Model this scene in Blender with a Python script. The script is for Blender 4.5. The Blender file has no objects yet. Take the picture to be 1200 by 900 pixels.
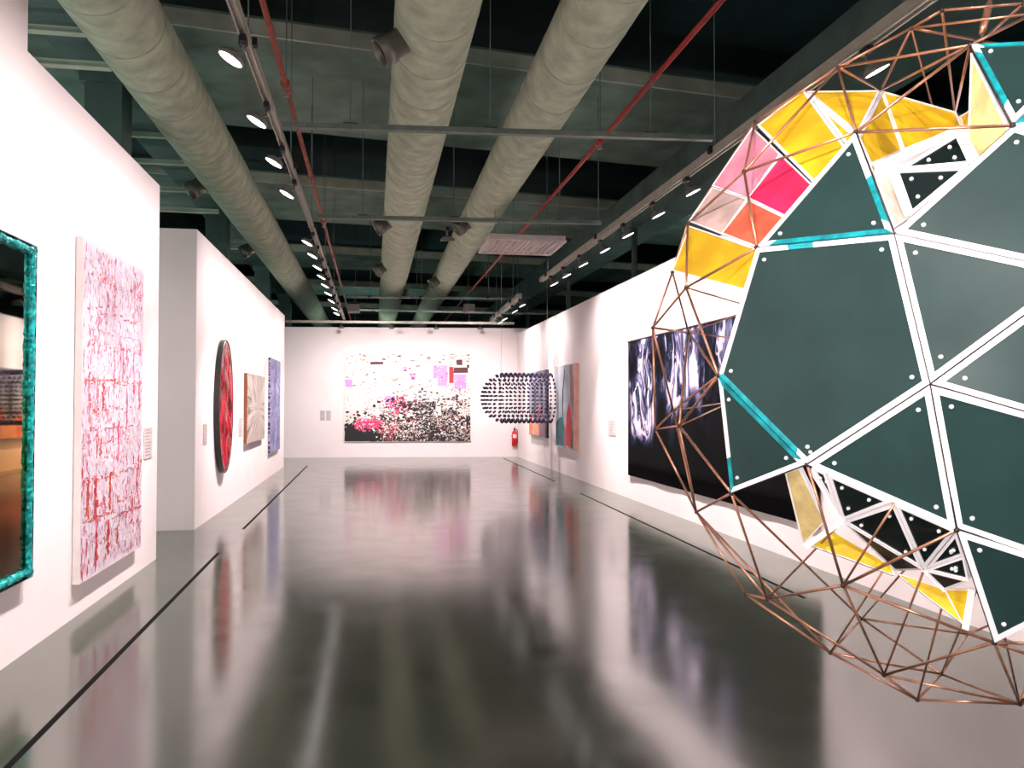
import bpy, math, random
from mathutils import Vector, Matrix, noise

rnd = random.Random(7)
sc = bpy.context.scene
COL = sc.collection

# ------------------------------------------------------------------ camera
F = 960.0
EYE = 1.6
YAW = math.atan(162 / F)
PITCH = math.atan(23 / math.hypot(F, 162))
CAM = Vector((0, 0, EYE))
FW = Vector((math.sin(YAW) * math.cos(PITCH), math.cos(YAW) * math.cos(PITCH), math.sin(PITCH)))
RT = Vector((math.cos(YAW), -math.sin(YAW), 0))
UP = RT.cross(FW)
cd = bpy.data.cameras.new('camera')
cam = bpy.data.objects.new('camera', cd)
COL.objects.link(cam)
cd.sensor_fit = 'HORIZONTAL'
cd.sensor_width = 36
cd.lens = 36 * F / 1200
cd.clip_end = 200
M3 = Matrix((RT, UP, -FW)).transposed()
cam.matrix_world = Matrix.Translation(CAM) @ M3.to_4x4()
sc.camera = cam


def ray(u, v):
    return FW + RT * ((u - 600) / F) - UP * ((v - 450) / F)


def at(u, v, ax, val):
    """point of the plane (axis = val) seen at a photo position"""
    d = ray(u, v)
    return CAM + d * ((val - CAM[ax]) / d[ax])


# ------------------------------------------------------------------ materials
def lin(c):
    return tuple(((x / 255) / 12.92 if x / 255 <= .04045 else ((x / 255 + .055) / 1.055) ** 2.4) for x in c) + (1,)


class NT:
    def __init__(s, m):
        s.t = m.node_tree
        s.n = s.t.nodes
        s.b = s.n['Principled BSDF']

    def new(s, ty, **kw):
        nd = s.n.new(ty)
        for k, v in kw.items():
            setattr(nd, k, v)
        return nd

    def link(s, a, b):
        s.t.links.new(a, b)

    def math(s, op, a, b=None, c=None, clamp=False):
        nd = s.n.new('ShaderNodeMath')
        nd.operation = op
        nd.use_clamp = clamp
        for i, x in enumerate((a, b, c)):
            if x is None:
                continue
            if isinstance(x, (int, float)):
                nd.inputs[i].default_value = x
            else:
                s.link(x, nd.inputs[i])
        return nd.outputs[0]

    def coord(s, out='Object'):
        return s.n.new('ShaderNodeTexCoord').outputs[out]

    def mapping(s, vec, scale=(1, 1, 1), loc=(0, 0, 0)):
        nd = s.n.new('ShaderNodeMapping')
        nd.inputs['Scale'].default_value = scale
        nd.inputs['Location'].default_value = loc
        s.link(vec, nd.inputs['Vector'])
        return nd.outputs[0]

    def noise(s, vec, scale=5, detail=4, rough=.5, dist=0):
        nd = s.n.new('ShaderNodeTexNoise')
        nd.inputs['Scale'].default_value = scale
        nd.inputs['Detail'].default_value = detail
        nd.inputs['Roughness'].default_value = rough
        nd.inputs['Distortion'].default_value = dist
        s.link(vec, nd.inputs['Vector'])
        return nd

    def ramp(s, fac, stops, interp='LINEAR'):
        nd = s.n.new('ShaderNodeValToRGB')
        cr = nd.color_ramp
        cr.interpolation = interp
        while len(cr.elements) < len(stops):
            cr.elements.new(.5)
        for e, (p, c) in zip(cr.elements, stops):
            e.position = p
            e.color = lin(c)
        s.link(fac, nd.inputs[0])
        return nd.outputs[0]

    def mix(s, fac, a, b):
        nd = s.n.new('ShaderNodeMix')
        nd.data_type = 'RGBA'
        for i, x in ((0, fac), (6, a), (7, b)):
            if isinstance(x, (int, float)):
                nd.inputs[i].default_value = x
            elif isinstance(x, tuple):
                nd.inputs[i].default_value = x
            else:
                s.link(x, nd.inputs[i])
        return nd.outputs[2]

    def bump(s, h, strength=.2, dist=.01):
        nd = s.n.new('ShaderNodeBump')
        nd.inputs['Strength'].default_value = strength
        nd.inputs['Distance'].default_value = dist
        s.link(h, nd.inputs['Height'])
        s.link(nd.outputs[0], s.b.inputs['Normal'])

    def sep(s, vec):
        nd = s.n.new('ShaderNodeSeparateXYZ')
        s.link(vec, nd.inputs[0])
        return nd.outputs


MATS = {}


def mat(name, c, rough=.6, metal=0.0, var=.06, nscale=6, bump=0, **kw):
    """procedural paint / metal: base colour broken up by a noise"""
    if name in MATS:
        return MATS[name]
    m = bpy.data.materials.new(name)
    m.use_nodes = True
    t = NT(m)
    t.b.inputs['Roughness'].default_value = rough
    t.b.inputs['Metallic'].default_value = metal
    for k, v in kw.items():
        t.b.inputs[k.replace('_', ' ')].default_value = v
    n = t.noise(t.coord(), nscale, 5)
    lo = tuple(max(0, x * (1 - var)) for x in c)
    hi = tuple(min(255, x * (1 + var)) for x in c)
    t.link(t.ramp(n.outputs[0], [(.3, lo), (.7, hi)]), t.b.inputs['Base Color'])
    if bump:
        t.bump(n.outputs[0], bump)
    MATS[name] = m
    return m


def emit(name, c, strength):
    m = bpy.data.materials.new(name)
    m.use_nodes = True
    t = NT(m)
    t.b.inputs['Base Color'].default_value = lin(c)
    t.b.inputs['Emission Color'].default_value = lin(c)
    t.b.inputs['Emission Strength'].default_value = strength
    MATS[name] = m
    return m


def film(name, c, alpha, rough=.5):
    """coloured translucent film: part of the light passes straight through"""
    m = bpy.data.materials.new(name)
    m.use_nodes = True
    t = NT(m)
    t.b.inputs['Roughness'].default_value = rough
    t.b.inputs['Specular IOR Level'].default_value = .25
    n = t.noise(t.coord('Generated'), 3, 4)
    lo = tuple(x * .88 for x in c)
    hi = tuple(min(255, x * 1.06) for x in c)
    t.link(t.ramp(n.outputs[0], [(.35, lo), (.65, hi)]), t.b.inputs['Base Color'])
    tr = t.new('ShaderNodeBsdfTransparent')
    tr.inputs[0].default_value = lin(c)
    tl = t.new('ShaderNodeBsdfTranslucent')
    tl.inputs[0].default_value = lin(c)
    a = t.new('ShaderNodeMixShader')
    a.inputs[0].default_value = .12
    t.link(t.b.outputs[0], a.inputs[1])
    t.link(tl.outputs[0], a.inputs[2])
    b = t.new('ShaderNodeMixShader')
    b.inputs[0].default_value = alpha
    t.link(tr.outputs[0], b.inputs[1])
    t.link(a.outputs[0], b.inputs[2])
    t.link(b.outputs[0], t.n['Material Output'].inputs[0])
    MATS[name] = m
    return m


WHITE = mat('gallery_wall_paint', (236, 226, 226), .75, var=.012, nscale=1.2, bump=.02)
CONC = mat('ceiling_concrete', (112, 134, 122), .9, var=.14, nscale=1.7, bump=.15)
CONC_EDGE = mat('slab_edge_concrete', (190, 198, 180), .85, var=.1, nscale=2)
DECK = mat('dark_ceiling_paint', (44, 66, 66), .9, var=.2, nscale=.8)
STEELG = mat('grey_green_steel', (84, 106, 100), .7, var=.12, nscale=2)
TRAY = mat('galvanised_tray', (112, 124, 116), .5, .3, var=.08, nscale=8)
DUCTM = mat('duct_cloth', (178, 184, 160), .85, var=.1, nscale=5, bump=.1)
RIB = mat('duct_seam', (162, 166, 144), .85, var=.1, nscale=9)
NOZ = mat('nozzle_metal', (120, 118, 108), .4, .5)
NOZIN = mat('nozzle_inside', (20, 20, 20), .8)
TRK = mat('track_metal', (168, 164, 152), .45, .3)
BLK = mat('black_plastic', (14, 15, 15), .5)
LAMPW = mat('lamp_grey_metal', (120, 120, 116), .4, .1)
LENS = emit('lamp_lens', (255, 246, 244), 14)
RED = mat('red_pipe_paint', (150, 34, 26), .45, var=.12)
BROWN = mat('rust_red_pipe_paint', (138, 62, 44), .5, var=.15)
CANVAS = mat('bare_canvas_edge', (236, 228, 226), .8, var=.03)
LBL = mat('grey_label_card', (196, 184, 184), .7, var=.02)
LBLT = mat('label_print', (146, 136, 138), .8)
COPPER = mat('copper_rod', (186, 134, 108), .3, .7, var=.15, nscale=14)
JOINT = mat('dark_joint', (52, 46, 45), .5, .4)
GLASS = mat('dark_panel_glass', (36, 59, 57), .36, Specular_IOR_Level=.22, var=.07, nscale=7)
GLASSB = mat('black_panel_glass', (10, 22, 22), .25, var=.2, nscale=6)
TRIM = mat('white_edge_trim', (250, 246, 248), .35, var=.02, nscale=20)
TEAL = mat('cyan_film_reflection', (26, 150, 158), .3, .2, var=.25, nscale=30)  # static cyan standing in for the dichroic reflection on the trim
BOLT = mat('bolt_steel', (240, 240, 240), .3, .2)
YEL = film('yellow_film', (255, 208, 44), .88)
CREAM = film('pale_amber_film', (255, 226, 158), .86)
PINK = film('pink_film', (255, 172, 196), .82)
MAG = film('magenta_film', (248, 56, 112), .8)
ORG = film('orange_film', (250, 122, 92), .8)
GREY = film('smoky_film', (232, 206, 198), .75)
BRN = film('interior_shade_film', (52, 38, 34), .75)  # brown tint imitating the dark inside of the sphere
PALE = film('clear_pale_film', (245, 228, 214), .7)


# ------------------------------------------------------------------ mesh builder
class MB:
    def __init__(s):
        s.v, s.f, s.m, s.sm = [], [], [], []

    def face(s, pts, m=0, smooth=False):
        i = len(s.v)
        s.v += [tuple(p) for p in pts]
        s.f.append(tuple(range(i, i + len(pts))))
        s.m.append(m)
        s.sm.append(smooth)

    def box(s, lo, hi, m=0):
        x0, y0, z0 = lo
        x1, y1, z1 = hi
        i = len(s.v)
        s.v += [(x0, y0, z0), (x1, y0, z0), (x1, y1, z0), (x0, y1, z0), (x0, y0, z1), (x1, y0, z1), (x1, y1, z1), (x0, y1, z1)]
        for f in ((0, 3, 2, 1), (4, 5, 6, 7), (0, 1, 5, 4), (1, 2, 6, 5), (2, 3, 7, 6), (3, 0, 4, 7)):
            s.f.append(tuple(i + k for k in f))
            s.m.append(m)
            s.sm.append(False)
        return s

    def prism(s, pts, d, m=0, msides=None):
        """polygon pts pushed along the vector d"""
        n = len(pts)
        i = len(s.v)
        d = Vector(d)
        s.v += [tuple(p) for p in pts] + [tuple(Vector(p) + d) for p in pts]
        s.f.append(tuple(range(i, i + n)))
        s.f.append(tuple(i + n + k for k in reversed(range(n))))
        s.m += [m, m]
        s.sm += [False, False]
        for k in range(n):
            s.f.append((i + k, i + (k + 1) % n, i + n + (k + 1) % n, i + n + k)[::-1])
            s.m.append(m if msides is None else msides)
            s.sm.append(False)
        return s

    def lathe(s, a, b, prof, seg=16, m=0, caps=True):
        """rings around the axis a-b; prof = [(t along 0..1, radius)]"""
        a, b = Vector(a), Vector(b)
        ax = (b - a).normalized()
        x = ax.orthogonal().normalized()
        y = ax.cross(x)
        i0 = len(s.v)
        for t, r in prof:
            c = a.lerp(b, t)
            for k in range(seg):
                an = 2 * math.pi * k / seg
                s.v.append(tuple(c + x * (r * math.cos(an)) + y * (r * math.sin(an))))
        for j in range(len(prof) - 1):
            for k in range(seg):
                p, q = i0 + j * seg, i0 + (j + 1) * seg
                s.f.append((p + k, p + (k + 1) % seg, q + (k + 1) % seg, q + k))
                s.m.append(m)
                s.sm.append(True)
        if caps:
            s.f.append(tuple(i0 + k for k in reversed(range(seg))))
            s.f.append(tuple(i0 + (len(prof) - 1) * seg + k for k in range(seg)))
            s.m += [m, m]
            s.sm += [False, False]
        return s

    def tube(s, a, b, r, seg=12, m=0):
        return s.lathe(a, b, [(0, r), (1, r)], seg, m)

    def path(s, pts, r, seg=8, m=0):
        for a, b in zip(pts, pts[1:]):
            s.tube(a, b, r, seg, m)
        return s

    def grid(s, g, closed=False, m=0, smooth=True):
        i0 = len(s.v)
        nc = len(g[0])
        for r in g:
            s.v += [tuple(p) for p in r]
        for i in range(len(g) - 1):
            for k in range(nc if closed else nc - 1):
                p, q = i0 + i * nc, i0 + (i + 1) * nc
                s.f.append((p + k, p + (k + 1) % nc, q + (k + 1) % nc, q + k))
                s.m.append(m)
                s.sm.append(smooth)
        return s

    def obj(s, name, mats, parent=None, loc=None, rotz=0, bevel=0):
        me = bpy.data.meshes.new(name)
        me.from_pydata(s.v, [], s.f)
        me.update()
        if not isinstance(mats, (list, tuple)):
            mats = [mats]
        for m in mats:
            me.materials.append(m)
        me.polygons.foreach_set('material_index', s.m)
        me.polygons.foreach_set('use_smooth', s.sm)
        me.update()
        o = bpy.data.objects.new(name, me)
        COL.objects.link(o)
        if loc is not None:
            o.location = loc
        o.rotation_euler.z = rotz
        if parent is not None:
            o.parent = parent
        if bevel:
            md = o.modifiers.new('bevel', 'BEVEL')
            md.width = bevel
            md.segments = 2
        return o


def tag(o, label, cat, group=None):
    o['label'] = label
    o['category'] = cat
    if group:
        o['group'] = group
    return o


def thing(name, label, cat, loc=(0, 0, 0), rotz=0, group=None):
    o = bpy.data.objects.new(name, None)
    o.empty_display_size = .1
    COL.objects.link(o)
    o.location = loc
    o.rotation_euler.z = rotz
    return tag(o, label, cat, group)


def struct(o):
    o['kind'] = 'structure'
    return o


# ------------------------------------------------------------------ the shell
XL, XR = -2.2, 4.25          # faces of the white walls
H = 3.83


def floor_mat():
    m = bpy.data.materials.new('polished_grey_floor')
    m.use_nodes = True
    t = NT(m)
    c = t.coord()
    n = t.noise(c, 1.1, 6, .6)
    t.link(t.ramp(n.outputs[0], [(.3, (52, 60, 51)), (.7, (64, 71, 60))]), t.b.inputs['Base Color'])
    n2 = t.noise(c, 2.5, 3)
    t.link(t.ramp(n2.outputs[0], [(.3, (50, 50, 50)), (.7, (64, 64, 64))]), t.b.inputs['Roughness'])
    r = t.n[-1]
    t.b.inputs['IOR'].default_value = 2.0
    return m


def setrough(m, a, b, scale=2.5):
    t = NT(m)
    for l in list(t.t.links):
        if l.to_socket == t.b.inputs['Roughness']:
            t.t.links.remove(l)
    n = t.noise(t.coord(), scale, 3)
    mr = t.new('ShaderNodeMapRange')
    mr.inputs[1].default_value = .3
    mr.inputs[2].default_value = .7
    mr.inputs[3].default_value = a
    mr.inputs[4].default_value = b
    t.link(n.outputs[0], mr.inputs[0])
    t.link(mr.outputs[0], t.b.inputs['Roughness'])


FLOOR = floor_mat()
setrough(FLOOR, .115, .165)

b = MB()
b.box((-10.3, -10.3, -.2), (12.3, 45.3, 0))
struct(b.obj('floor', FLOOR))


def wall(name, lo, hi, m=WHITE):
    b = MB()
    b.box(lo, hi)
    return struct(b.obj(name, m))


# near left wall: a tall stretch beside the camera, then the normal height
b = MB()
ystep, yend = 5.65, 8.95
b.prism([(XL, -4, 0), (XL, yend, 0), (XL, yend, H + .03), (XL, ystep, H + .03), (XL, ystep, 6.05), (XL, -4, 6.05)], (-.28, 0, 0))
struct(b.obj('wall_left', WHITE))
wall('wall_left_far', (XL - 2.3, 10.92, 0), (XL - .03, 21.35, H - .01))
b = MB()
b.prism([(-5, 25.2, 0), (XR + .35, 24.2, 0), (XR + .35, 24.5, 0), (-5, 25.5, 0)], (0, 0, 3.86))
struct(b.obj('wall_back', WHITE))
wall('wall_right', (XR, -4, 0), (XR + .3, 24.15, 3.69))
SHELL = mat('warehouse_wall', (50, 70, 74), .9, var=.1, nscale=.7)
wall('wall_warehouse_left', (-10.3, -10.3, 0), (-10, 45.3, 7.6), SHELL)
wall('wall_warehouse_right', (12, -10.3, 0), (12.3, 45.3, 7.6), SHELL)
wall('wall_warehouse_back', (-10, 45, 0), (12, 45.3, 7.6), SHELL)
wall('wall_warehouse_front', (-10, -10.3, 0), (12, -10, 7.6), SHELL)
wall('ceiling', (-10.3, -10.3, 7.6), (12.3, 45.3, 7.8), DECK)

# floor joints (thin dark inlays)
INLAY = mat('dark_inlay', (14, 13, 13), .95, Specular_IOR_Level=.1)
for k, (p, q) in enumerate([((8, 900), (256, 648)), ((285, 620), (360, 546)), ((590, 537), (650, 564)), ((680, 578), (943, 701))]):
    a, c = at(*p, 2, .0), at(*q, 2, .0)
    d = (c - a).normalized()
    if k == 0:
        a = a - d * 4
    w = Vector((d.y, -d.x, 0)) * .017
    b = MB()
    b.prism([a - w, a + w, c + w, c - w], (0, 0, .0015))
    struct(b.obj('trim_%d' % (k + 1), INLAY))

# concrete slab bands under the dark deck
ZS = 6.1
bands = [((300, 49), (850, 99), (400, 168), (740, 190)),
         ((330, 213), (730, 247), (400, 262), (730, 283)),
         ((330, 291), (640, 312), (400, 318), (640, 332))]
prev = []
for (p, q, r, s_) in bands:
    a, c, e, g = (at(*x, 2, ZS) for x in (p, q, r, s_))

    def ext(a, c, x):
        t = (x - a.x) / (c.x - a.x)
        return a.y + (c.y - a.y) * t
    prev.append((ext(a, c, -10), ext(a, c, 12), ext(e, g, -10), ext(e, g, 12)))
slope = sum((p[1] - p[0]) for p in prev) / 3 / 22
y1 = [(p[0] + p[1]) / 2 for p in prev]
y2 = [(p[2] + p[3]) / 2 for p in prev]
period = (y1[1] - y1[0])
starts = [(y1[0] - 2 * period, 3.0), (y1[0] - period, 3.0), (y1[0], y2[0] - y1[0]), (y1[1], y2[1] - y1[1]), (y1[2], 3.0), (y1[2] + period, 3.0), (y1[2] + 2 * period, 3.0)]
SL = min(.16, slope)
for y, w in starts:
    w = max(2.0, min(w, 3.6))
    b = MB()
    pts = [(-10, y - SL * 11, ZS), (12, y + SL * 11, ZS), (12, y + SL * 11 + w, ZS), (-10, y - SL * 11 + w, ZS)]
    b.prism(pts, (0, 0, .22), 0)
    q = [(-10, y - SL * 11 - .02, ZS - .02), (12, y + SL * 11 - .02, ZS - .02), (12, y + SL * 11 + .02, ZS - .02), (-10, y - SL * 11 + .02, ZS - .02)]
    b.prism(q, (0, 0, .2), 1)
    struct(b.obj('ceiling_slab', [CONC, CONC_EDGE]))
# long girders along the building and the columns under them
for x0, x1, z0 in ((-3.7, -3.3, 5.9), (5.3, 5.75, 5.2)):
    b = MB()
    b.box((x0, -9.9, z0), (x1, 44.9, ZS - .03))
    b.box((x0 - .08, -9.9, z0 - .06), (x1 + .08, 44.9, z0))
    struct(b.obj('ceiling_girder', STEELG))
def ydep(px, x):                      # depth of a photo column on a line x = const
    d = ray(*px)
    return (x - CAM.x) / d.x * d.y


ycol = [ydep((155, 120), -3.2), ydep((270, 270), -3.2), ydep((318, 330), -3.2)]
for y in [ycol[0] - 6.6] + [yy - .45 for yy in ycol] + [ycol[2] + 6]:
    b = MB()
    b.box((-3.65, y, 0), (-3.2, y + .45, 5.88))
    b.box((-3.7, y - .05, 5.7), (-3.15, y + .5, 5.88))
    struct(b.obj('column', STEELG))
for y in (9.6, 15.6, 21.2, 27):
    b = MB()
    b.tube((5.1, y, 0), (5.1, y, 5.18), .06, 14)
    b.box((5.0, y - .12, 5.1), (5.2, y + .12, 5.18))
    struct(b.obj('column', TRAY))

# ------------------------------------------------------------------ things overhead
ZD = 5.34


def duct(label, x, r, y0, y1, nozzles):
    root = thing('ventilation_duct', label, 'duct', (x, y0, ZD), group='round ventilation ducts')
    b = MB()
    L = y1 - y0
    n = int(L / .6)
    prof = []
    for k in range(n + 1):
        prof += [(k / n, r), (min(1, (k + .94) / n), r * (1 - .008 * (k % 2)))]
    prof = [p for p in prof if p[0] <= 1]
    b.lathe((0, 0, 0), (0, L, 0), prof, 40)
    b.obj('duct_run', DUCTM, root)
    for y in [y0 + .9 * k for k in range(2, int(L / .9) - 1)]:
        if y > 30:
            break
        b = MB()
        b.lathe((0, y - y0, 0), (0, y - y0 + .028, 0), [(0, r * .99), (.2, r + .003), (.8, r + .003), (1, r * .99)], 40, caps=False)
        b.obj('seam_band', RIB, root)
    for (y, side) in nozzles:
        d = Vector((side * .82, -.12, -.56)).normalized()
        a = Vector((0, y - y0, 0)) + d * (r * .9)
        b = MB()
        b.lathe(a, a + d * .3, [(0, .13), (.55, .13), (.56, .15), (1, .15), (1, .128), (.75, .12)], 20, caps=False)
        nz = b.obj('nozzle', NOZ, root)
        b = MB()
        b.tube(a + d * .2, a + d * .225, .125, 20)
        b.obj('nozzle_damper', NOZIN, nz)
    return root


duct('wide grey ventilation duct running above the left wall', -2.42, .388, -6, 44, [(6.3, -1), (13.8, -1), (19.2, -1)])
duct('middle pale ventilation duct running between the two sprinkler pipes', .574, .395, -6, 44, [(8.0, -1), (16.1, -1), (21.4, -1)])
duct('pale ventilation duct right of the middle one', 2.08, .35, -6, 44, [(16.0, -1), (23.5, -1)])


def sprinkler(label, x, m, z, fit):
    root = thing('sprinkler_pipe', label, 'pipe', (x, -5, z), group='sprinkler pipes')
    b = MB()
    b.tube((0, 0, 0), (0, 49, 0), .028, 12)
    b.obj('pipe_run', m, root)
    for y in fit:
        b = MB()
        b.lathe((0, y + 5 - .12, 0), (0, y + 5 + .12, 0), [(0, .03), (.05, .05), (.35, .05), (.4, .042), (.6, .042), (.65, .05), (.95, .05), (1, .03)], 14)
        cp = b.obj('coupling', m, root)
        b = MB()
        b.tube((0, y + 5, 0), (0, y + 5, -.1), .016, 10)
        b.tube((0, y + 5, -.1), (0, y + 5, -.112), .03, 10)
        b.obj('sprinkler_head', NOZ, cp)
        b = MB()
        b.tube((.0, y + 5, .03), (.0, y + 5, ZS - z - .03 if False else 2.55), .006, 6)
        b.obj('hanger_rod', STEELG, root)
    return root


sprinkler('rusty red sprinkler pipe just right of the left lighting track', -.94, BROWN, 5.0, (9.0, 12.6, 15.6, 19.2))
sprinkler('bright red sprinkler pipe on the right side of the ceiling', 2.88, RED, 5.0, (10.2, 16.9, 21.2))

ZT = 4.0


def bar(name, label, a, c, w, h, m, hang=(), lower=True, group='ceiling lighting tracks'):
    a, c = Vector(a), Vector(c)
    root = thing(name, label, 'track', a, group=group)
    d = (c - a).normalized()
    s_ = Vector((d.y, -d.x, 0)) * (w / 2)
    b = MB()
    v = c - a
    b.prism([-s_, s_, v + s_, v - s_], (0, 0, h))
    b.obj('track_rail', m, root)
    if lower:
        b = MB()
        for sg in (-1, 1):
            o1 = s_ * (.9 * sg)
            o2 = s_ * (.55 * sg)
            b.prism([o1, o2, v + o2, v + o1] if sg < 0 else [o2, o1, v + o1, v + o2], (0, 0, -.018))
        b.obj('track_lip', TRK, root)
    for t in hang:
        while any(abs(a.x + v.x * t - dx) < .5 for dx in (-2.42, .574, 2.08)) and abs(v.x) > .1 and t < .98:
            t += .02
        p = v * t
        b = MB()
        b.tube(p + Vector((0, 0, h)), p + Vector((0, 0, 7.58 - a.z)), .005, 6)
        b.obj('hanger_rod', STEELG, root)
        b = MB()
        b.box(p + Vector((-.03, -.03, h * .2)) - Vector((w / 2, 0, 0)), p + Vector((.03 + w / 2, .03, h + .012)))
        b.obj('hanger_clamp', BLK, root)
    return root


XT = -.352 * (ZT - EYE)
bar('lighting_track', 'long narrow lighting track running along the left wall', (XT, -5, ZT), (XT, 23.9, ZT), .06, .05, TRK, [.05, .25, .37, .47, .57, .68, .79, .9])
XT2 = 1.335 * (ZT - EYE)
pe = at(632, 328, 2, ZT)
bar('lighting_track', 'thick grey lighting track running high along the right wall', (XT2, -5, ZT - .03), (XT2, pe.y, ZT - .03), .07, .07, TRK, [.1, .4, .6, .8, .97])
p1, p2 = at(609, 349, 2, ZT), at(563, 386, 2, ZT)
bar('lighting_track', 'short lighting track near the back right corner', (p1.x, p1.y, ZT), (p2.x, 23.7, ZT), .11, .1, TRK, [.2, .8])

# cross trays below the ducts
for lab, (pl, pr), z, w, h in (
        ('nearest grey metal tray crossing the room under the ducts', ((332, 150), (835, 165)), 4.15, .07, .05),
        ('second grey metal tray crossing under the ducts', ((374, 256), (704, 263)), 4.15, .07, .05),
        ('third thin metal tray crossing under the ducts', ((404, 349), (602, 351)), 4.15, .06, .045),
        ('last thin metal tray before the back wall', ((410, 364), (640, 369)), 4.16, .07, .05)):
    a, c = at(*pl, 2, z), at(*pr, 2, z)
    bar('cable_tray', lab, a, c, w, h, TRAY, [.15, .45, .85], False, 'cable trays crossing the ceiling')
a, c = at(334, 381, 1, 23.75), at(604, 384, 1, 23.35)
bar('lighting_track', 'thin rail of small lamps along the top of the back wall', (a.x, 23.85, 3.9), (4.0, 23.35, 3.9), .07, .05, TRK, [.3, .7])

# purlins and pipes left of the gallery, above the white wall
for i, (px, x) in enumerate([((66, 73), -3.4), ((60, 34), -3.4), ((180, 146), -3.4), ((180, 158), -3.4), ((185, 189), -3.4), ((212, 222), -3.4), ((220, 246), -3.4), ((278, 282), -3.4), ((278, 290), -3.4)]):
    d = ray(*px)
    y = (x - CAM.x) / d.x * d.y
    z = CAM.z + d.z * (y / d.y)
    b = MB()
    b.box((-9.9, y - .03, z - .03), (-2.85, y + .03, z + .03))
    b.box((-9.9, y - .05, z - .045), (-2.85, y + .05, z - .03))
    struct(b.obj('ceiling_purlin', CONC_EDGE))

# ------------------------------------------------------------------ spotlights
SPOTS = []


def make_spot(aim, beams, lit=True, size=1.0):
    """a track head: adapter, stem, bell-shaped head, lens; its lamp shines along aim"""
    aim = Vector(aim).normalized()
    root = bpy.data.objects.new('track_spotlight', None)
    root.empty_display_size = .05
    COL.objects.link(root)
    s = size
    b = MB()
    b.box((-.022 * s, -.05 * s, -.045 * s), (.022 * s, .05 * s, 0))
    b.obj('adapter', BLK, root, bevel=.004)
    hc = Vector((aim.x * .14, aim.y * .08, -.13)) * s
    b = MB()
    b.tube((0, 0, -.045 * s), (0, 0, -.1 * s), .009 * s, 10)
    b.tube((0, 0, -.1 * s), hc - aim * .02 * s, .009 * s, 10)
    b.obj('stem', LAMPW, root)
    b = MB()
    b.lathe(hc - aim * .03 * s, hc + aim * .03 * s, [(0, .03 * s), (.1, .05 * s), (.5, .082 * s), (.8, .088 * s), (1, .088 * s), (1, .08 * s), (.93, .078 * s)], 24, caps=False)
    hd = b.obj('head', LAMPW, root)
    b = MB()
    b.lathe(hc - aim * .036 * s, hc - aim * .028 * s, [(0, .012 * s), (1, .031 * s)], 16)
    b.obj('head_cap', BLK, hd)
    b = MB()
    b.tube(hc + aim * .022 * s, hc + aim * .027 * s, .079 * s, 24)
    b.obj('lens', LENS if lit else LAMPW, root)
    if lit:
        for baim, energy, cone in beams:
            baim = Vector(baim).normalized()
            ld = bpy.data.lights.new('spot_lamp', 'SPOT')
            ld.energy = energy
            ld.color = (1, .865, .855)
            ld.spot_size = math.radians(cone)
            ld.spot_blend = 1
            ld.shadow_soft_size = .06
            lo = bpy.data.objects.new('spot_lamp', ld)
            COL.objects.link(lo)
            lo.parent = root
            lo.location = hc + aim * .04 * s
            lo.rotation_euler = baim.to_track_quat('-Z', 'Y').to_euler()
    return root


def dup(o):
    c = o.copy()
    COL.objects.link(c)
    for ch in o.children:
        d = ch.copy()
        COL.objects.link(d)
        d.parent = c
        for g in ch.children:
            e = g.copy()
            COL.objects.link(e)
            e.parent = d
    return c


ORD = ['first', 'second', 'third', 'fourth', 'fifth', 'sixth', 'seventh', 'eighth', 'ninth', 'tenth', 'eleventh', 'twelfth', 'thirteenth', 'fourteenth', 'fifteenth', 'sixteenth']
ES = 165
proto = make_spot((-.47, -.05, -.88), [((-.6, -.02, -.8), ES, 150), ((-.31, 0, -.95), ES * 4, 54)])
first = True
visL = [(278, 70), (307, 143), (325, 191), (341, 228), (363, 285), (370, 300), (376, 314), (381, 325), (385, 335), (388.5, 344.5), (392, 353), (395, 362), (397, 368)]
ysL = [(ZT - .15 - EYE) * 1.0 for _ in visL]
rowL = []
for i, p in enumerate(visL):
    y = at(*p, 2, ZT - .17).y
    rowL.append((y, 'lit spotlight on the long left track, %s lamp counting from the near end' % ORD[i]))
rowL += [(y, 'lit spotlight on the left track beside the camera, above the turquoise mirror, %s' % w) for y, w in ((4.2, 'farthest'), (2.8, 'middle'), (1.2, 'nearest'))]
for y, lab in rowL:
    o = proto if first else dup(proto)
    first = False
    o.location = (XT, y, ZT - .018)
    tag(o, lab, 'spotlight', 'spotlights on the left track')

protoR = make_spot((.44, -.06, -.90), [((.5, -.02, -.86), ES * 1.45, 150), ((.24, 0, -.97), ES * 5.6, 50)])
visR = [((807, 222), 1), ((761, 249), 1), ((728, 273), 1), ((699, 291), 1), ((677, 308), 1), ((658, 321), 1), ((643, 331), 1)]
rowR = []
for i, (p, on) in enumerate(visR):
    rowR.append((at(*p, 2, ZT - .17).y, on, '%s spotlight under the thick right track, %s lamp counting from the coloured sphere' % ('lit' if on else 'unlit', ORD[i])))
rowR += [(6.6, 1, 'lit spotlight on the right track hidden behind the copper sphere'), (4.9, 1, 'lit spotlight on the right track above the copper sphere')]
fr = {0: True, 1: True}
for y, on, lab in rowR:
    pr = protoR
    o = pr if fr[on] else dup(pr)
    fr[on] = False
    o.location = (XT2, y, ZT - .048)
    tag(o, lab, 'spotlight', 'spotlights on the right track')
protoS = make_spot((.44, -.06, -.90), [((.5, -.02, -.86), ES * .9, 150), ((.24, 0, -.97), ES * 3.6, 50)])
fs = True
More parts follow.
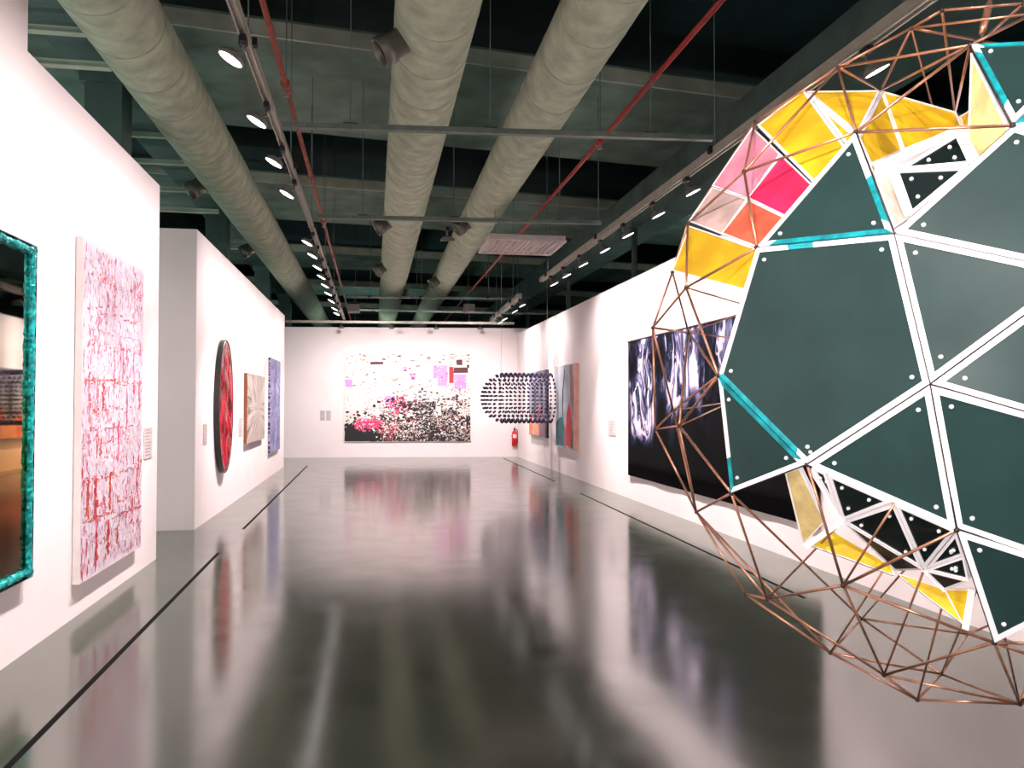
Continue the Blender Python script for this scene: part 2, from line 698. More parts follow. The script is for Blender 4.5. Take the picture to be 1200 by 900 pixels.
for i, p in enumerate([(606, 358), (597, 365), (582, 374), (575, 378)]):
    o = protoS if fs else dup(protoS)
    fs = False
    y = min(23.0, at(*p, 2, ZT - .17).y)
    t = (y - p1.y) / (23.7 - p1.y)
    o.location = (p1.x + (p2.x - p1.x) * t, y, ZT - .018)
    tag(o, 'lit spotlight under the short back right track, %s lamp from its near end' % ORD[i], 'spotlight', 'spotlights on the short track')

protoB = make_spot((.0, .3, -.95), [((0, .3, -.95), 30, 140)], size=.9)
fb = True
for i, (u, lab) in enumerate([(400, 'where the left track meets it'), (459, 'over the left half of the large painting'), (511, 'over the right half of the large painting'), (562, 'where the short right track ends')]):
    o = protoB if fb else dup(protoB)
    fb = False
    p = at(u, 385, 1, 23.6)
    o.location = (p.x, 23.85 + (p.x - a.x) / (4.0 - a.x) * -.5, 3.882)
    tag(o, 'small lamp on the back wall rail, ' + lab, 'spotlight', 'lamps on the back wall rail')
o = make_spot((.05, .2, -.97), [((-.12, .95, -.25), 300, 40)], size=1.2)
p = at(524, 268, 2, 4.1)
o.location = (p.x, p.y, 4.118)
tag(o, 'single lit spotlight hanging alone from the second cross tray', 'spotlight')

for u, lab in ((415, 'grey floodlight box on the third cross tray, left of the middle duct'), (550, 'grey floodlight box on the third cross tray, right of the ducts')):
    p = at(u, 362, 2, 3.95)
    pt_ = at(u, 350, 2, 4.12)
    fl = thing('floodlight', lab, 'floodlight', (pt_.x, pt_.y, 4.11), group='floodlights facing the back wall')
    b = MB()
    b.tube((0, 0, 0), (0, 0, -.1), .012, 8)
    b.box((-.15, -.015, -.12), (.15, .015, -.1))
    for sx in (-.15, .14):
        b.box((sx, -.015, -.2), (sx + .01, .015, -.1))
    b.obj('mount_bracket', BLK, fl)
    b = MB()
    b.prism([(-.135, -.06, -.3), (-.135, .1, -.33), (-.135, .12, -.14), (-.135, -.05, -.12)], (.27, 0, 0))
    b.obj('housing', LAMPW, fl, bevel=.008)
    b = MB()
    b.prism([(-.12, .104, -.31), (-.12, .109, -.31), (-.12, .125, -.16), (-.12, .12, -.16)], (.24, 0, 0))
    b.obj('lens', LENS, fl)
    ld = bpy.data.lights.new('flood_lamp', 'SPOT')
    ld.energy = 1300
    ld.color = (1, .865, .855)
    ld.spot_size = math.radians(110)
    ld.spot_blend = 1
    ld.shadow_soft_size = .1
    lo = bpy.data.objects.new('flood_lamp', ld)
    COL.objects.link(lo)
    lo.parent = fl
    lo.location = (0, .15, -.24)
    lo.rotation_euler = Vector((0, .77, -.64)).to_track_quat('-Z', 'Y').to_euler()

# the flash of the phone that takes the picture
ld = bpy.data.lights.new('phone_flash', 'POINT')
ld.energy = 230
ld.color = (1, .96, .95)
ld.shadow_soft_size = .015
lo = bpy.data.objects.new('phone_flash', ld)
lo.location = (-.03, -.02, 1.56)
COL.objects.link(lo)

# unseen track lamps added to brighten the copper sphere
for (x, y, tgt, en, lab) in ((XT, .2, (1.35, 2.3, 2.3), 420, 'added fill spotlight on the left track right above the viewpoint aimed at the copper sphere'), (XT, -1.6, (1.6, 1.7, 1.75), 900, 'added fill spotlight on the left track behind the camera aimed at the copper sphere'),
                             (XT2, -2.4, (1.9, 1.9, 1.7), 600, 'added fill spotlight on the right track behind the camera aimed at the copper sphere')):
    pos = Vector((x, y, ZT - (.018 if x < 0 else .048)))
    o = make_spot(Vector(tgt) - pos - Vector((0, 0, -.15)), [(Vector(tgt) - pos - Vector((0, 0, -.15)), en, 42)])
    o.location = pos
    tag(o, lab, 'spotlight')

# flat fluorescent fitting, switched off
q = [at(*p, 2, 4.35) for p in ((572, 281), (661, 281), (648, 298), (561, 297))]
cx = sum(p.x for p in q) / 4
cyy = sum(p.y for p in q) / 4
wx = ((q[1].x - q[0].x) + (q[2].x - q[3].x)) / 4
wy = abs((q[0].y + q[1].y - q[2].y - q[3].y)) / 4
root = thing('ceiling_light', 'flat rectangular louvred ceiling light between the middle trays', 'ceiling light', (cx, cyy, 4.35))
PANW = mat('fitting_white', (205, 192, 188), .6, var=.03)
b = MB()
b.box((-wx, -wy, .02), (wx, wy, .09))
b.obj('housing', PANW, root, bevel=.01)
for k in range(14):
    x = -wx + .04 + k * (2 * wx - .08) / 13
    b = MB()
    b.box((x - .006, -wy + .03, -.01), (x + .006, wy - .03, .02))
    b.obj('louvre', PANW, root)
b = MB()
for sx in (-1, 1):
    b.box((sx * wx - .02, -wy, -.015), (sx * wx + .02, wy, .02))
for sy in (-1, 1):
    b.box((-wx, sy * wy - .02, -.015), (wx, sy * wy + .02, .02))
b.obj('rim', PANW, root)
for sx in (-.7, .7):
    b = MB()
    b.tube((sx * wx, 0, .09), (sx * wx, 0, 7.6 - 4.36), .005, 6)
    b.obj('hanger_rod', STEELG, root)


# ------------------------------------------------------------------ art on the walls
def place(pl_tl, pl_br, side, t):
    """rectangle of a picture hung on a wall from two photo corners -> location, rotation, w, h"""
    if side == 'left':
        a, c = at(*pl_tl, 0, XL + t), at(*pl_br, 0, XL + t)
        return Vector((XL, a.y, c.z)), math.pi / 2, c.y - a.y, a.z - c.z
    if side == 'far':
        a, c = at(*pl_tl, 0, XL - .03 + t), at(*pl_br, 0, XL - .03 + t)
        return Vector((XL - .03, a.y, c.z)), math.pi / 2, c.y - a.y, a.z - c.z
    a, c = at(*pl_tl, 0, XR - t), at(*pl_br, 0, XR - t)
    return Vector((XR, a.y, c.z)), -math.pi / 2, a.y - c.y, a.z - c.z


GAP = .004


def picture(name, label, cat, P, t, front, side_m, build=None):
    loc, rz, w, h = P
    root = thing(name, label, cat, loc, rz)
    b = MB()
    b.box((0, -t, 0), (w, -GAP, h), 0)
    b.m[2] = 1
    b.obj('canvas', [side_m, front], root)
    b = MB()
    b.box((w * .1, -GAP, h * .8), (w * .9, -.001, h * .83))
    b.obj('hanging_batten', CANVAS, root)
    return root, w, h


def dab(b, x, z, w, h, y, ang, m, jag=.25):
    pts = []
    n = rnd.choice((4, 5, 6))
    for k in range(n):
        an = 2 * math.pi * (k + .5) / n
        r = 1 + rnd.uniform(-jag, jag)
        px, pz = math.cos(an) * w * .65 * r, math.sin(an) * h * .65 * r
        pts.append((x + px * math.cos(ang) - pz * math.sin(ang), -y, z + px * math.sin(ang) + pz * math.cos(ang)))
    b.face(pts, m)


# -- mirror in a crumpled turquoise frame, near left
t = .06
A = at(43, 290, 0, XL + t)
B_ = at(43, 672, 0, XL + t)
my1 = A.y
my0 = 3.35
mz0, mz1 = B_.z, A.z
w, h = my1 - my0, mz1 - mz0
root = thing('mirror', 'large amber tinted mirror in a crumpled turquoise frame on near left wall', 'mirror', (XL, my0, mz0), math.pi / 2)
m = bpy.data.materials.new('amber_mirror_glass')
m.use_nodes = True
tn = NT(m)
tn.b.inputs['Metallic'].default_value = 1
tn.b.inputs['Roughness'].default_value = .03
z = tn.math('DIVIDE', tn.sep(tn.coord())[2], h)
tn.link(tn.ramp(z, [(0, (96, 92, 50)), (.12, (150, 96, 40)), (.36, (208, 150, 66)), (.5, (212, 184, 130)), (.62, (205, 198, 180)), (1, (200, 204, 198))]), tn.b.inputs['Base Color'])
b = MB()
b.box((.05, -.035, .05), (w - .05, -.02, h - .05))
b.obj('mirror_glass', m, root)
b = MB()
b.box((0, -.02, 0), (w, 0, h))
b.box((-.006, -.062, -.006), (0, -.002, h + .006))
b.box((w, -.062, -.006), (w + .006, -.002, h + .006))
b.box((0, -.062, -.006), (w, -.002, 0))
b.box((0, -.062, h), (w, -.002, h + .006))
b.obj('backing_board', BLK, root)
TURQ = mat('crumpled_turquoise_foil', (22, 152, 150), .22, .35, var=.3, nscale=24, bump=.5)


def crumple(p0, p1, seed):
    b = MB()
    p0, p1 = Vector(p0), Vector(p1)
    n = max(8, int((p1 - p0).length / .018))
    d = (p1 - p0).normalized()
    x = Vector((0, 1, 0))
    y = d.cross(x)
    rings = []
    for i in range(n + 1):
        c = p0.lerp(p1, i / n)
        ring = []
        for k in range(12):
            an = 2 * math.pi * k / 12
            r = .026 + .009 * noise.noise(Vector((i * .55 + seed, math.cos(an), math.sin(an)))) + .004 * noise.noise(Vector((i * 1.7, k * 1.0, seed)))
            ring.append(c + x * (math.cos(an) * r * .9) + y * (math.sin(an) * r))
        rings.append(ring)
    b.grid(rings, True, 0, False)
    b.face(rings[0])
    b.face(rings[-1][::-1])
    return b


for k, (p0, p1) in enumerate((((.03, -.045, .0), (.03, -.045, h)), ((w - .03, -.045, .0), (w - .03, -.045, h)), ((0, -.045, .03), (w, -.045, .03)), ((0, -.045, h - .03), (w, -.045, h - .03)))):
    crumple(p0, p1, k * 7.3).obj('frame_bar', TURQ, root)

# -- tall pink painting
CAN2 = mat('lilac_white_ground', (212, 196, 206), .75, var=.04, nscale=9)
P = place((98, 277), (165, 640), 'left', .055)
P = (P[0], P[1], P[2], at(98, 277, 0, XL + .055).z - at(98, 682, 0, XL + .055).z)
P[0].z = at(98, 682, 0, XL + .055).z
root, w, h = picture('painting', 'tall narrow painting of pink and red vertical strokes right of the mirror', 'painting', P, .055, CAN2, CANVAS)
cols = [mat('stroke_pale_pink', (206, 136, 160), .7), mat('stroke_pink', (196, 88, 118), .7), mat('stroke_red', (186, 46, 58), .7), mat('stroke_orange_red', (200, 92, 76), .7), mat('stroke_lilac', (198, 188, 208), .7), mat('stroke_white', (222, 208, 214), .7), mat('stroke_magenta', (206, 96, 140), .7)]
b = MB()
N = 5200
rows = [0, .1, .2, .29, .4, .5, .585, .7, .8, .9, 1]
colsx = [0, .08, .2, .33, .45, .55, .68, .8, .92]
for i in range(N):
    y = .055 + .0006 + i / N * .003
    v = rnd.random()
    u = rnd.random()
    red = max(0, 1 - v * 1.55)
    r = rnd.random()
    if r < .16:
        u = rnd.choice(colsx) + rnd.gauss(.02, .012)
        ww, hh = rnd.uniform(.008, .022), rnd.uniform(.015, .08)
        mi = 2 if rnd.random() < red * .8 else (6 if rnd.random() < .3 else 1 if rnd.random() < .6 else 0)
    elif r < .24:
        v = rnd.choice(rows) + rnd.gauss(0, .006)
        ww, hh = rnd.uniform(.02, .07), rnd.uniform(.006, .016)
        mi = rnd.choice((2, 3, 3)) if rnd.random() < red else rnd.choice((0, 1, 3))
    elif r < .68:
        ww, hh = rnd.uniform(.008, .035), rnd.uniform(.015, .06)
        mi = rnd.choice((4, 5, 5, 4, 0))
    else:
        ww, hh = rnd.uniform(.004, .014), rnd.uniform(.01, .04)
        mi = (rnd.choice((2, 2, 3, 1)) if rnd.random() < red else rnd.choice((0, 0, 1, 6, 0)))
    pale = noise.noise(Vector((u * 4, v * 7, 2.2)))
    if pale > .05 and mi in (0, 1, 6) and rnd.random() < .8:
        mi = rnd.choice((4, 5))
    x, z = u * w, v * h
    if .02 < x < w - .02 and .04 < z < h - .04:
        dab(b, x, z, ww, hh, y, rnd.gauss(0, .06), mi)
for u, v0, v1, ww, mi in ((.2, .17, .29, .03, 2), (.1, .18, .28, .016, 2), (.42, .18, .3, .022, 2), (.22, .03, .13, .02, 2), (.4, .04, .15, .03, 2), (.08, .19, .27, .014, 3), (.55, .33, .46, .02, 6), (.27, .36, .41, .02, 3), (.9, .2, .29, .012, 2), (.7, .45, .55, .016, 1), (.55, .06, .12, .016, 2), (.3, .5, .58, .02, 2), (.93, .5, .6, .015, 1), (.62, .6, .7, .012, 6)):
    for k in range(9):
        t = (k + .5) / 9
        dab(b, (u + rnd.gauss(0, .006)) * w, (v0 + (v1 - v0) * t) * h, ww * w * rnd.uniform(.7, 1.5), (v1 - v0) * h / 8, .0587, rnd.gauss(0, .05), mi if rnd.random() < .85 else 3)
for v, mi, u0, u1 in ((.29, 3, .05, .97), (.17, 3, .04, .5), (.15, 2, .5, .98), (.59, 3, .05, .8), (.44, 1, .1, .9), (.74, 0, .1, .95)):
    for k in range(26):
        if rnd.random() < .7:
            dab(b, (u0 + (u1 - u0) * k / 25) * w, (v + rnd.gauss(0, .003)) * h, .034 * w, .008, .0589, rnd.gauss(0, .05), mi)
b.obj('paint_strokes', cols, root)

# -- red tondo on the far left wall
XF = XL - .03
tl, brr = at(250, 476, 0, XF), at(275, 476, 0, XF + .1)
cyl_y = (tl.y + brr.y) / 2
tz, bz = at(262, 397, 0, XF + .07).z, at(262, 555, 0, XF + .07).z
ry, rz_ = (brr.y - tl.y) / 2, (tz - bz) / 2
root = thing('wall_relief', 'round glossy red crumpled disc with a dark rim on the far left wall', 'artwork', (XF, cyl_y, (tz + bz) / 2), math.pi / 2)
b = MB()
seg = 72
for k in range(seg):
    a0, a1 = 2 * math.pi * k / seg, 2 * math.pi * (k + 1) / seg
    q = [(.001, 1.0), (.075, 1.0), (.082, .99), (.082, .975), (.05, .968)]
    for (y0, r0), (y1, r1) in zip(q, q[1:]):
        b.face([(math.cos(a0) * ry * r0, -y0, math.sin(a0) * rz_ * r0), (math.cos(a1) * ry * r0, -y0, math.sin(a1) * rz_ * r0), (math.cos(a1) * ry * r1, -y1, math.sin(a1) * rz_ * r1), (math.cos(a0) * ry * r1, -y1, math.sin(a0) * rz_ * r1)], 0, True)
b.obj('rim', mat('dark_olive_rim', (38, 38, 36), .3, .2), root)
m = bpy.data.materials.new('crumpled_red_lacquer')
m.use_nodes = True
tn = NT(m)
tn.b.inputs['Roughness'].default_value = .22
c = tn.coord()
n1 = tn.noise(tn.mapping(c, (1.6, 1, .7)), 1.8, 5, .6, .8)
tn.link(tn.ramp(n1.outputs[0], [(.32, (36, 4, 6)), (.45, (110, 6, 16)), (.56, (172, 10, 34)), (.7, (206, 34, 84))]), tn.b.inputs['Base Color'])
b = MB()
NR, NA = 26, 80
grid = []
for i in range(NR + 1):
    rr = i / NR * .972
    rowp = []
    for k in range(NA):
        an = 2 * math.pi * k / NA
        x, z = math.cos(an) * ry * rr, math.sin(an) * rz_ * rr
        dd = noise.noise(Vector((x * 4.5, z * 1.6, 1.3))) * .05 + abs(noise.noise(Vector((x * 7 + z * 3, z * 3 - x, 4.2)))) * .05
        edge = min(1, (1 - i / NR) * 5)
        rowp.append((x, -.074 - max(-.02, dd) * edge, z))
    grid.append(rowp)
b.grid(grid, True, 0, False)
b.obj('crumpled_face', m, root)

# -- grey painting with lines bursting from one point
m = bpy.data.materials.new('radiating_lines')
m.use_nodes = True
tn = NT(m)
tn.b.inputs['Roughness'].default_value = .7
P = place((290, 437), (310, 513), 'far', .06)
P[0].z = at(290, 520, 0, XF + .06).z
P = (P[0], P[1], P[2], at(290, 437, 0, XF + .06).z - P[0].z)
w, h = P[2], P[3]
s3 = tn.sep(tn.coord())
dx = tn.math('SUBTRACT', s3[0], w * .62)
dz = tn.math('SUBTRACT', s3[2], h * .47)
ang = tn.math('ARCTAN2', dz, dx)
cv = tn.new('ShaderNodeCombineXYZ')
tn.link(tn.math('MULTIPLY', ang, 5.0), cv.inputs[0])
tn.link(tn.math('MULTIPLY', tn.math('SQRT', tn.math('ADD', tn.math('MULTIPLY', dx, dx), tn.math('MULTIPLY', dz, dz))), .5), cv.inputs[1])
n1 = tn.noise(cv.outputs[0], 2.2, 6, .7)
tn.link(tn.ramp(n1.outputs[0], [(.36, (70, 64, 60)), (.44, (136, 126, 120)), (.52, (176, 164, 156)), (.66, (196, 184, 176))]), tn.b.inputs['Base Color'])
picture('painting', 'small grey painting of lines bursting from one point, right of the red disc', 'painting', P, .06, m, mat('rust_canvas_edge', (150, 92, 62), .8))

# -- blue painting
m = bpy.data.materials.new('mottled_lavender_blue')
m.use_nodes = True
tn = NT(m)
tn.b.inputs['Roughness'].default_value = .7
c = tn.coord()
n1 = tn.noise(c, 4, 8, .75, 1.2)
tn.link(tn.ramp(n1.outputs[0], [(.34, (58, 64, 112)), (.46, (112, 114, 158)), (.56, (152, 150, 184)), (.7, (190, 184, 206))]), tn.b.inputs['Base Color'])
P = place((317, 419), (328, 528), 'far', .045)
P[0].z = at(317, 531, 0, XF + .045).z
P = (P[0], P[1], P[2], at(317, 419, 0, XF + .045).z - P[0].z)
m2 = bpy.data.materials.new('indigo_dashed_edge')
m2.use_nodes = True
t2 = NT(m2)
n2 = t2.noise(t2.mapping(t2.coord(), (.5, .5, 6)), 2, 2)
t2.link(t2.ramp(n2.outputs[0], [(.47, (34, 26, 66)), (.53, (188, 176, 206))]), t2.b.inputs['Base Color'])
picture('painting', 'narrow mottled lavender blue painting at the far end of left wall', 'painting', P, .045, m, m2)

# -- large abstract on the back wall
pa, pb = at(404.5, 414, 1, 24.75), at(551, 517, 1, 24.5)
wb = (Vector((-5, 25.2, 0)), Vector((XR + .35, 24.2, 0)))
rzb = math.atan2(wb[1].y - wb[0].y, wb[1].x - wb[0].x)


def on_back(x):
    return wb[0].y + (x - wb[0].x) / (wb[1].x - wb[0].x) * (wb[1].y - wb[0].y)


w, h = (pb.x - pa.x) / math.cos(rzb), pa.z - pb.z
CREAMW = mat('cream_white_ground', (236, 222, 217), .75, var=.05, nscale=5)
P = (Vector((pa.x, on_back(pa.x), pb.z)), rzb, w, h)
root, w, h = picture('painting', 'huge splattered abstract painting in black white and pink on back wall', 'painting', P, .06, CREAMW, CANVAS)
pal = [mat('paint_black', (16, 20, 22), .6), mat('paint_white', (240, 232, 232), .6), mat('paint_tan', (176, 150, 128), .6), mat('paint_maroon', (86, 34, 40), .6), mat('paint_rose', (214, 60, 108), .6), mat('paint_orchid', (232, 150, 214), .6), mat('paint_grey', (150, 138, 138), .6), mat('paint_crimson', (178, 38, 58), .6)]
b = MB()
off = [.0606]


def rect(u0, v0, u1, v1, mi):
    off[0] += .00006
    pts = []
    for (u, v) in ((u0, v0), (u1, v0), (u1, v1), (u0, v1)):
        pts.append(((u + rnd.uniform(-.004, .004)) * w, -off[0], (v + rnd.uniform(-.004, .004)) * h))
    b.face(pts, mi)


def scatter(n, dens, size, mis, ang=.5, asp=1.6):
    done = tries = 0
    while done < n and tries < n * 40:
        tries += 1
        u, v = rnd.random(), rnd.random()
        if rnd.random() > dens(u, v):
            continue
        done += 1
        off[0] += .0000012
        s_ = rnd.uniform(*size)
        hh = s_ / rnd.uniform(1, asp)
        x = min(max(u * w, s_), w - s_)
        z = min(max(v * h, hh), h - hh)
        dab(b, x, z, s_, hh, off[0], rnd.gauss(0, ang), rnd.choice(mis), .4)


def dark(u, v):
    top = .62 - .45 * abs(u - .62) + .1 * noise.noise(Vector((u * 5, v * 5, 0)))
    base = max(0, min(1, (top - v) / .45))
    if u < .24 and v < .15:
        return .02
    if u < .28 and v < .42:
        base *= .4
    return base * (.55 + .9 * noise.noise(Vector((u * 9, v * 9, 3))))


def up(u, v):
    return max(.0, .5 + .9 * noise.noise(Vector((u * 6, v * 9, 8)))) * (1 if v < .95 else .2) * (.5 if u < .15 else 1)


rect(.7, .72, .815, .865, 5)
rect(.735, .63, .81, .72, 5)
rect(.87, .6, .96, .76, 5)
rect(.005, .62, .06, .7, 5)
rect(.52, .7, .56, .78, 5)
rect(.455, .8, .49, .85, 5)
rect(.32, .42, .4, .52, 5)
rect(.002, .003, .27, .17, 0)
rect(.002, .12, .1, .2, 0)
rect(.2, .003, .97, .1, 0)
rect(.62, .003, .9, .24, 0)
rect(.965, .003, .998, .3, 0)
rect(.36, .36, .72, .45, 0)
scatter(1000, dark, (.03, .1), (0, 0, 0, 0, 3), .4, 2.5)
scatter(1700, up, (.012, .04), (2, 2, 2, 6, 6, 3, 1, 1, 0), .35, 3)
scatter(160, lambda u, v: 1 if v > .9 else .25 if v > .6 else 0, (.03, .1), (2, 6, 1, 3), .06, 7)
scatter(1500, dark, (.02, .075), (1, 1, 6, 2, 1, 0, 0, 0, 0, 7, 2, 6), .5, 3)
scatter(380, dark, (.04, .1), (0,), .5, 2.5)
rect(.865, .78, .975, .84, 3)
rect(.83, .665, .862, .845, 7)
rect(.2, .875, .3, .905, 3)
rect(.885, .87, .93, .93, 3)
rect(.97, .84, .985, .87, 0)
rect(.53, .705, .548, .73, 7)
rect(.085, .165, .3, .235, 4)


def rose(u, v):
    return max(0, 1 - ((u - .19) / .14) ** 2 - ((v - .2) / .1) ** 2) + .6 * max(0, 1 - ((u - .4) / .12) ** 2 - ((v - .42) / .18) ** 2)


rect(.002, .003, .25, .15, 0)
rect(.002, .1, .11, .19, 0)
rect(.2, .003, .3, .09, 0)
rect(.97, .003, .998, .28, 0)
scatter(240, rose, (.025, .07), (4, 4, 4, 7, 1, 5))
scatter(800, lambda u, v: dark(u, v) * (1 if v > .05 else .4), (.016, .045), (1, 1, 1, 6, 2, 0, 0), .5, 3)
scatter(260, lambda u, v: max(0, 1 - ((u - .35) / .1) ** 2 - ((v - .13) / .12) ** 2), (.02, .05), (7, 3, 0, 4, 1))
scatter(170, lambda u, v: .5 if (u > .8 and v < .6) else 0, (.02, .05), (2, 6, 1, 3))
b.obj('paint_layer', pal, root)

# -- right wall: figure-like teal painting
P = place((651, 430), (675, 528), 'right', .06)
P[0].z = at(675, 528.3, 0, XR - .06).z
P = (P[0], P[1], P[2], at(651, 430, 0, XR - .06).z - P[0].z)
root, w, h = picture('painting', 'tall teal and red painting nearest the big dark tapestry on right wall', 'painting', P, .06, mat('blue_grey_ground', (158, 164, 172), .7, var=.12, nscale=3), mat('salmon_edge', (206, 150, 130), .7))


def shapes(root, w, h, t, polys):
    b = MB()
    ms = []
    for i, (mm, pts) in enumerate(polys):
        if mm not in ms:
            ms.append(mm)
        b.face([(u * w, -t - .0006 - i * .0004, v * h) for u, v in pts], ms.index(mm))
    return b.obj('painted_shapes', ms, root)


SAL = mat('paint_salmon', (222, 164, 140), .7)
TEALP = mat('paint_deep_teal', (58, 104, 108), .7, var=.15)
MUTE = mat('paint_mauve', (150, 112, 124), .7)
REDP = mat('paint_brick_red', (194, 66, 74), .7, var=.12)
DKL = mat('paint_dark_line', (46, 62, 66), .7)
shapes(root, w, h, .06, [
    (SAL, [(.86, .01), (.99, .01), (.99, .99), (.9, .99), (.93, .6)]),
    (MUTE, [(.7, .99), (.82, .99), (.92, .62), (.84, .4), (.74, .62)]),
    (TEALP, [(.01, .02), (.4, .02), (.46, .2), (.4, .38), (.2, .36), (.05, .3), (.01, .3)]),
    (DKL, [(.35, .38), (.39, .38), (.42, .7), (.5, .95), (.46, .95), (.36, .7)]),
    (MUTE, [(.4, .02), (.55, .02), (.54, .2), (.45, .3)]),
    (REDP, [(.55, .04), (.76, .02), (.84, .2), (.8, .42), (.68, .55), (.58, .44), (.52, .22)]),
    (TEALP, [(.78, .02), (.87, .02), (.88, .2), (.84, .26)]),
])
P = place((620, 436), (640.5, 513), 'right', .06)
P[0].z = at(640.5, 513.2, 0, XR - .06).z
P = (P[0], P[1], P[2], at(640.5, 433, 0, XR - .06).z - P[0].z)
root, w, h = picture('painting', 'orange and slate painting hanging behind the rows of dark pegs', 'painting', P, .06, mat('slate_ground', (122, 122, 142), .7, var=.15, nscale=3), BLK)
ORP = mat('paint_orange', (212, 112, 84), .7, var=.12)
PCH = mat('paint_peach', (226, 160, 134), .7)
shapes(root, w, h, .06, [
    (ORP, [(.01, .01), (.2, .01), (.22, .3), (.01, .36)]),
    (PCH, [(.2, .01), (.6, .01), (.58, .22), (.22, .28)]),
    (MUTE, [(.6, .01), (.9, .01), (.9, .3), (.58, .34)]),
    (REDP, [(.5, .2), (.66, .2), (.7, .42), (.55, .46)]),
    (BLK, [(.93, .0), (.999, .0), (.999, 1), (.93, 1)]),
    (DKL, [(.3, .3), (.4, .3), (.44, .8), (.3, .86)]),
])

# -- dark tapestry with smoke
Yl = at(735, 401, 0, XR - .04)
Yb = at(733.5, 556, 0, XR - .04)
Yr = at(958, 500, 0, XR - .04)
w, h = Yl.y - Yr.y, Yl.z - Yb.z
root = thing('tapestry', 'huge black hanging cloth with white smoke swirls on the right wall', 'tapestry', (XR, Yl.y, Yb.z), -math.pi / 2)
m = bpy.data.materials.new('black_cloth_with_smoke')
m.use_nodes = True
tn = NT(m)
tn.b.inputs['Roughness'].default_value = .95
tn.b.inputs['Specular IOR Level'].default_value = .08
c = tn.coord()
s3 = tn.sep(c)
wn = tn.noise(tn.mapping(c, (1, 0, .55)), 1.3, 3, .5)
vm = tn.new('ShaderNodeVectorMath', operation='MULTIPLY_ADD')
tn.link(wn.outputs['Color'], vm.inputs[0])
vm.inputs[1].default_value = (1.5, 0, 1.5)
tn.link(tn.mapping(c, (1.0, 0, .4)), vm.inputs[2])
n1 = tn.noise(vm.outputs[0], 1.9, 3, .5, .6)
n2 = tn.noise(vm.outputs[0], 4.2, 4, .55, .9)
r1 = tn.math('SUBTRACT', 1, tn.math('MULTIPLY', tn.math('ABSOLUTE', tn.math('SUBTRACT', n1.outputs[0], .5)), 15), clamp=True)
r2 = tn.math('SUBTRACT', 1, tn.math('MULTIPLY', tn.math('ABSOLUTE', tn.math('SUBTRACT', n2.outputs[0], .5)), 11), clamp=True)
n4 = tn.noise(tn.mapping(c, (1, 0, .45), (7, 0, 2)), 1.5, 2)
body = tn.new('ShaderNodeMapRange')
body.inputs[1].default_value = .37
body.inputs[2].default_value = .57
tn.link(n4.outputs[0], body.inputs[0])
r = tn.math('ADD', tn.math('ADD', tn.math('MULTIPLY', r1, .8), tn.math('MULTIPLY', r2, .35)), tn.math('MULTIPLY', body.outputs[0], .28), clamp=True)
r = tn.math('MULTIPLY', r, tn.math('ADD', .35, body.outputs[0]), clamp=True)
# where the smoke hangs: the upper part of the first two thirds
u = tn.math('DIVIDE', s3[0], w)
v = tn.math('DIVIDE', s3[2], h)
n3 = tn.noise(tn.mapping(c, (.8, 0, .5), (3, 0, 0)), .9, 2)
lim = tn.math('ADD', tn.math('MULTIPLY', tn.math('SUBTRACT', n3.outputs[0], .5), 2.1), v)
mk = tn.new('ShaderNodeMapRange')
mk.interpolation_type = 'SMOOTHSTEP'
mk.inputs[1].default_value = .22
mk.inputs[2].default_value = .55
tn.link(lim, mk.inputs[0])
mk2 = tn.new('ShaderNodeMapRange')
mk2.interpolation_type = 'SMOOTHSTEP'
mk2.inputs[1].default_value = .78
mk2.inputs[2].default_value = .6
tn.link(u, mk2.inputs[0])
fac = tn.math('MULTIPLY', tn.math('MULTIPLY', r, mk.outputs[0]), mk2.outputs[0], clamp=True)
tn.link(tn.ramp(fac, [(.06, (4, 4, 6)), (.36, (26, 32, 54)), (.7, (112, 110, 142)), (.99, (206, 192, 206))]), tn.b.inputs['Base Color'])
b = MB()
nx, nz = 60, 8
pt = lambda i, k: (i / nx * w, -.024 - .004 * math.sin(i * .45) * (1 - k / nz) - (.01 * (1 - k / nz) if i < 3 else 0), k / nz * h)
b.grid([[pt(i, k) for k in range(nz + 1)] for i in range(nx + 1)])
cl = b.obj('cloth', m, root)
md = cl.modifiers.new('thickness', 'SOLIDIFY')
md.thickness = .006
md.offset = 1
b = MB()
b.tube((-.03, -.02, h + .005), (w + .03, -.02, h + .005), .014, 10)
b.obj('hanging_rod', mat('dark_wood_rod', (58, 34, 34), .5), root)

# -- wall labels
def card(label, side, p0, p1):
    loc, rz, w, h = place(p0, p1, side, .006) if side != 'back' else (None,) * 4
    if side == 'back':
        a, c = at(*p0, 1, 24.85), at(*p1, 1, 24.85)
        loc, rz, w, h = Vector((a.x, on_back(a.x), c.z)), rzb, c.x - a.x, a.z - c.z
    root = thing('wall_label', label, 'wall label', loc, rz, 'exhibition wall labels')
    b = MB()
    b.box((0, -.008, 0), (w, 0, h))
    b.obj('card', LBL, root)
    b = MB()
    n = 9
    for k in range(n):
        zz = h * (.9 - .8 * k / (n - 1))
        b.box((w * .12, -.0088, zz), (w * rnd.uniform(.6, .9), -.008, zz + h * .028))
    b.obj('printed_lines', LBLT, root)


card('grey label card on the wall right of the tall pink painting', 'left', (169, 501), (178, 536))
card('grey label card on the wall left of the round red disc', 'far', (238.5, 497), (242.5, 520))
card('grey label card between the red disc and the grey painting', 'far', (280, 490), (284, 510))
card('left card of the label pair on the back wall', 'back', (375, 481), (381, 493))
card('right card of the label pair on the back wall', 'back', (382.2, 481), (388, 493))
card('grey label card on right wall beside the black tapestry', 'right', (713, 492), (722, 511))

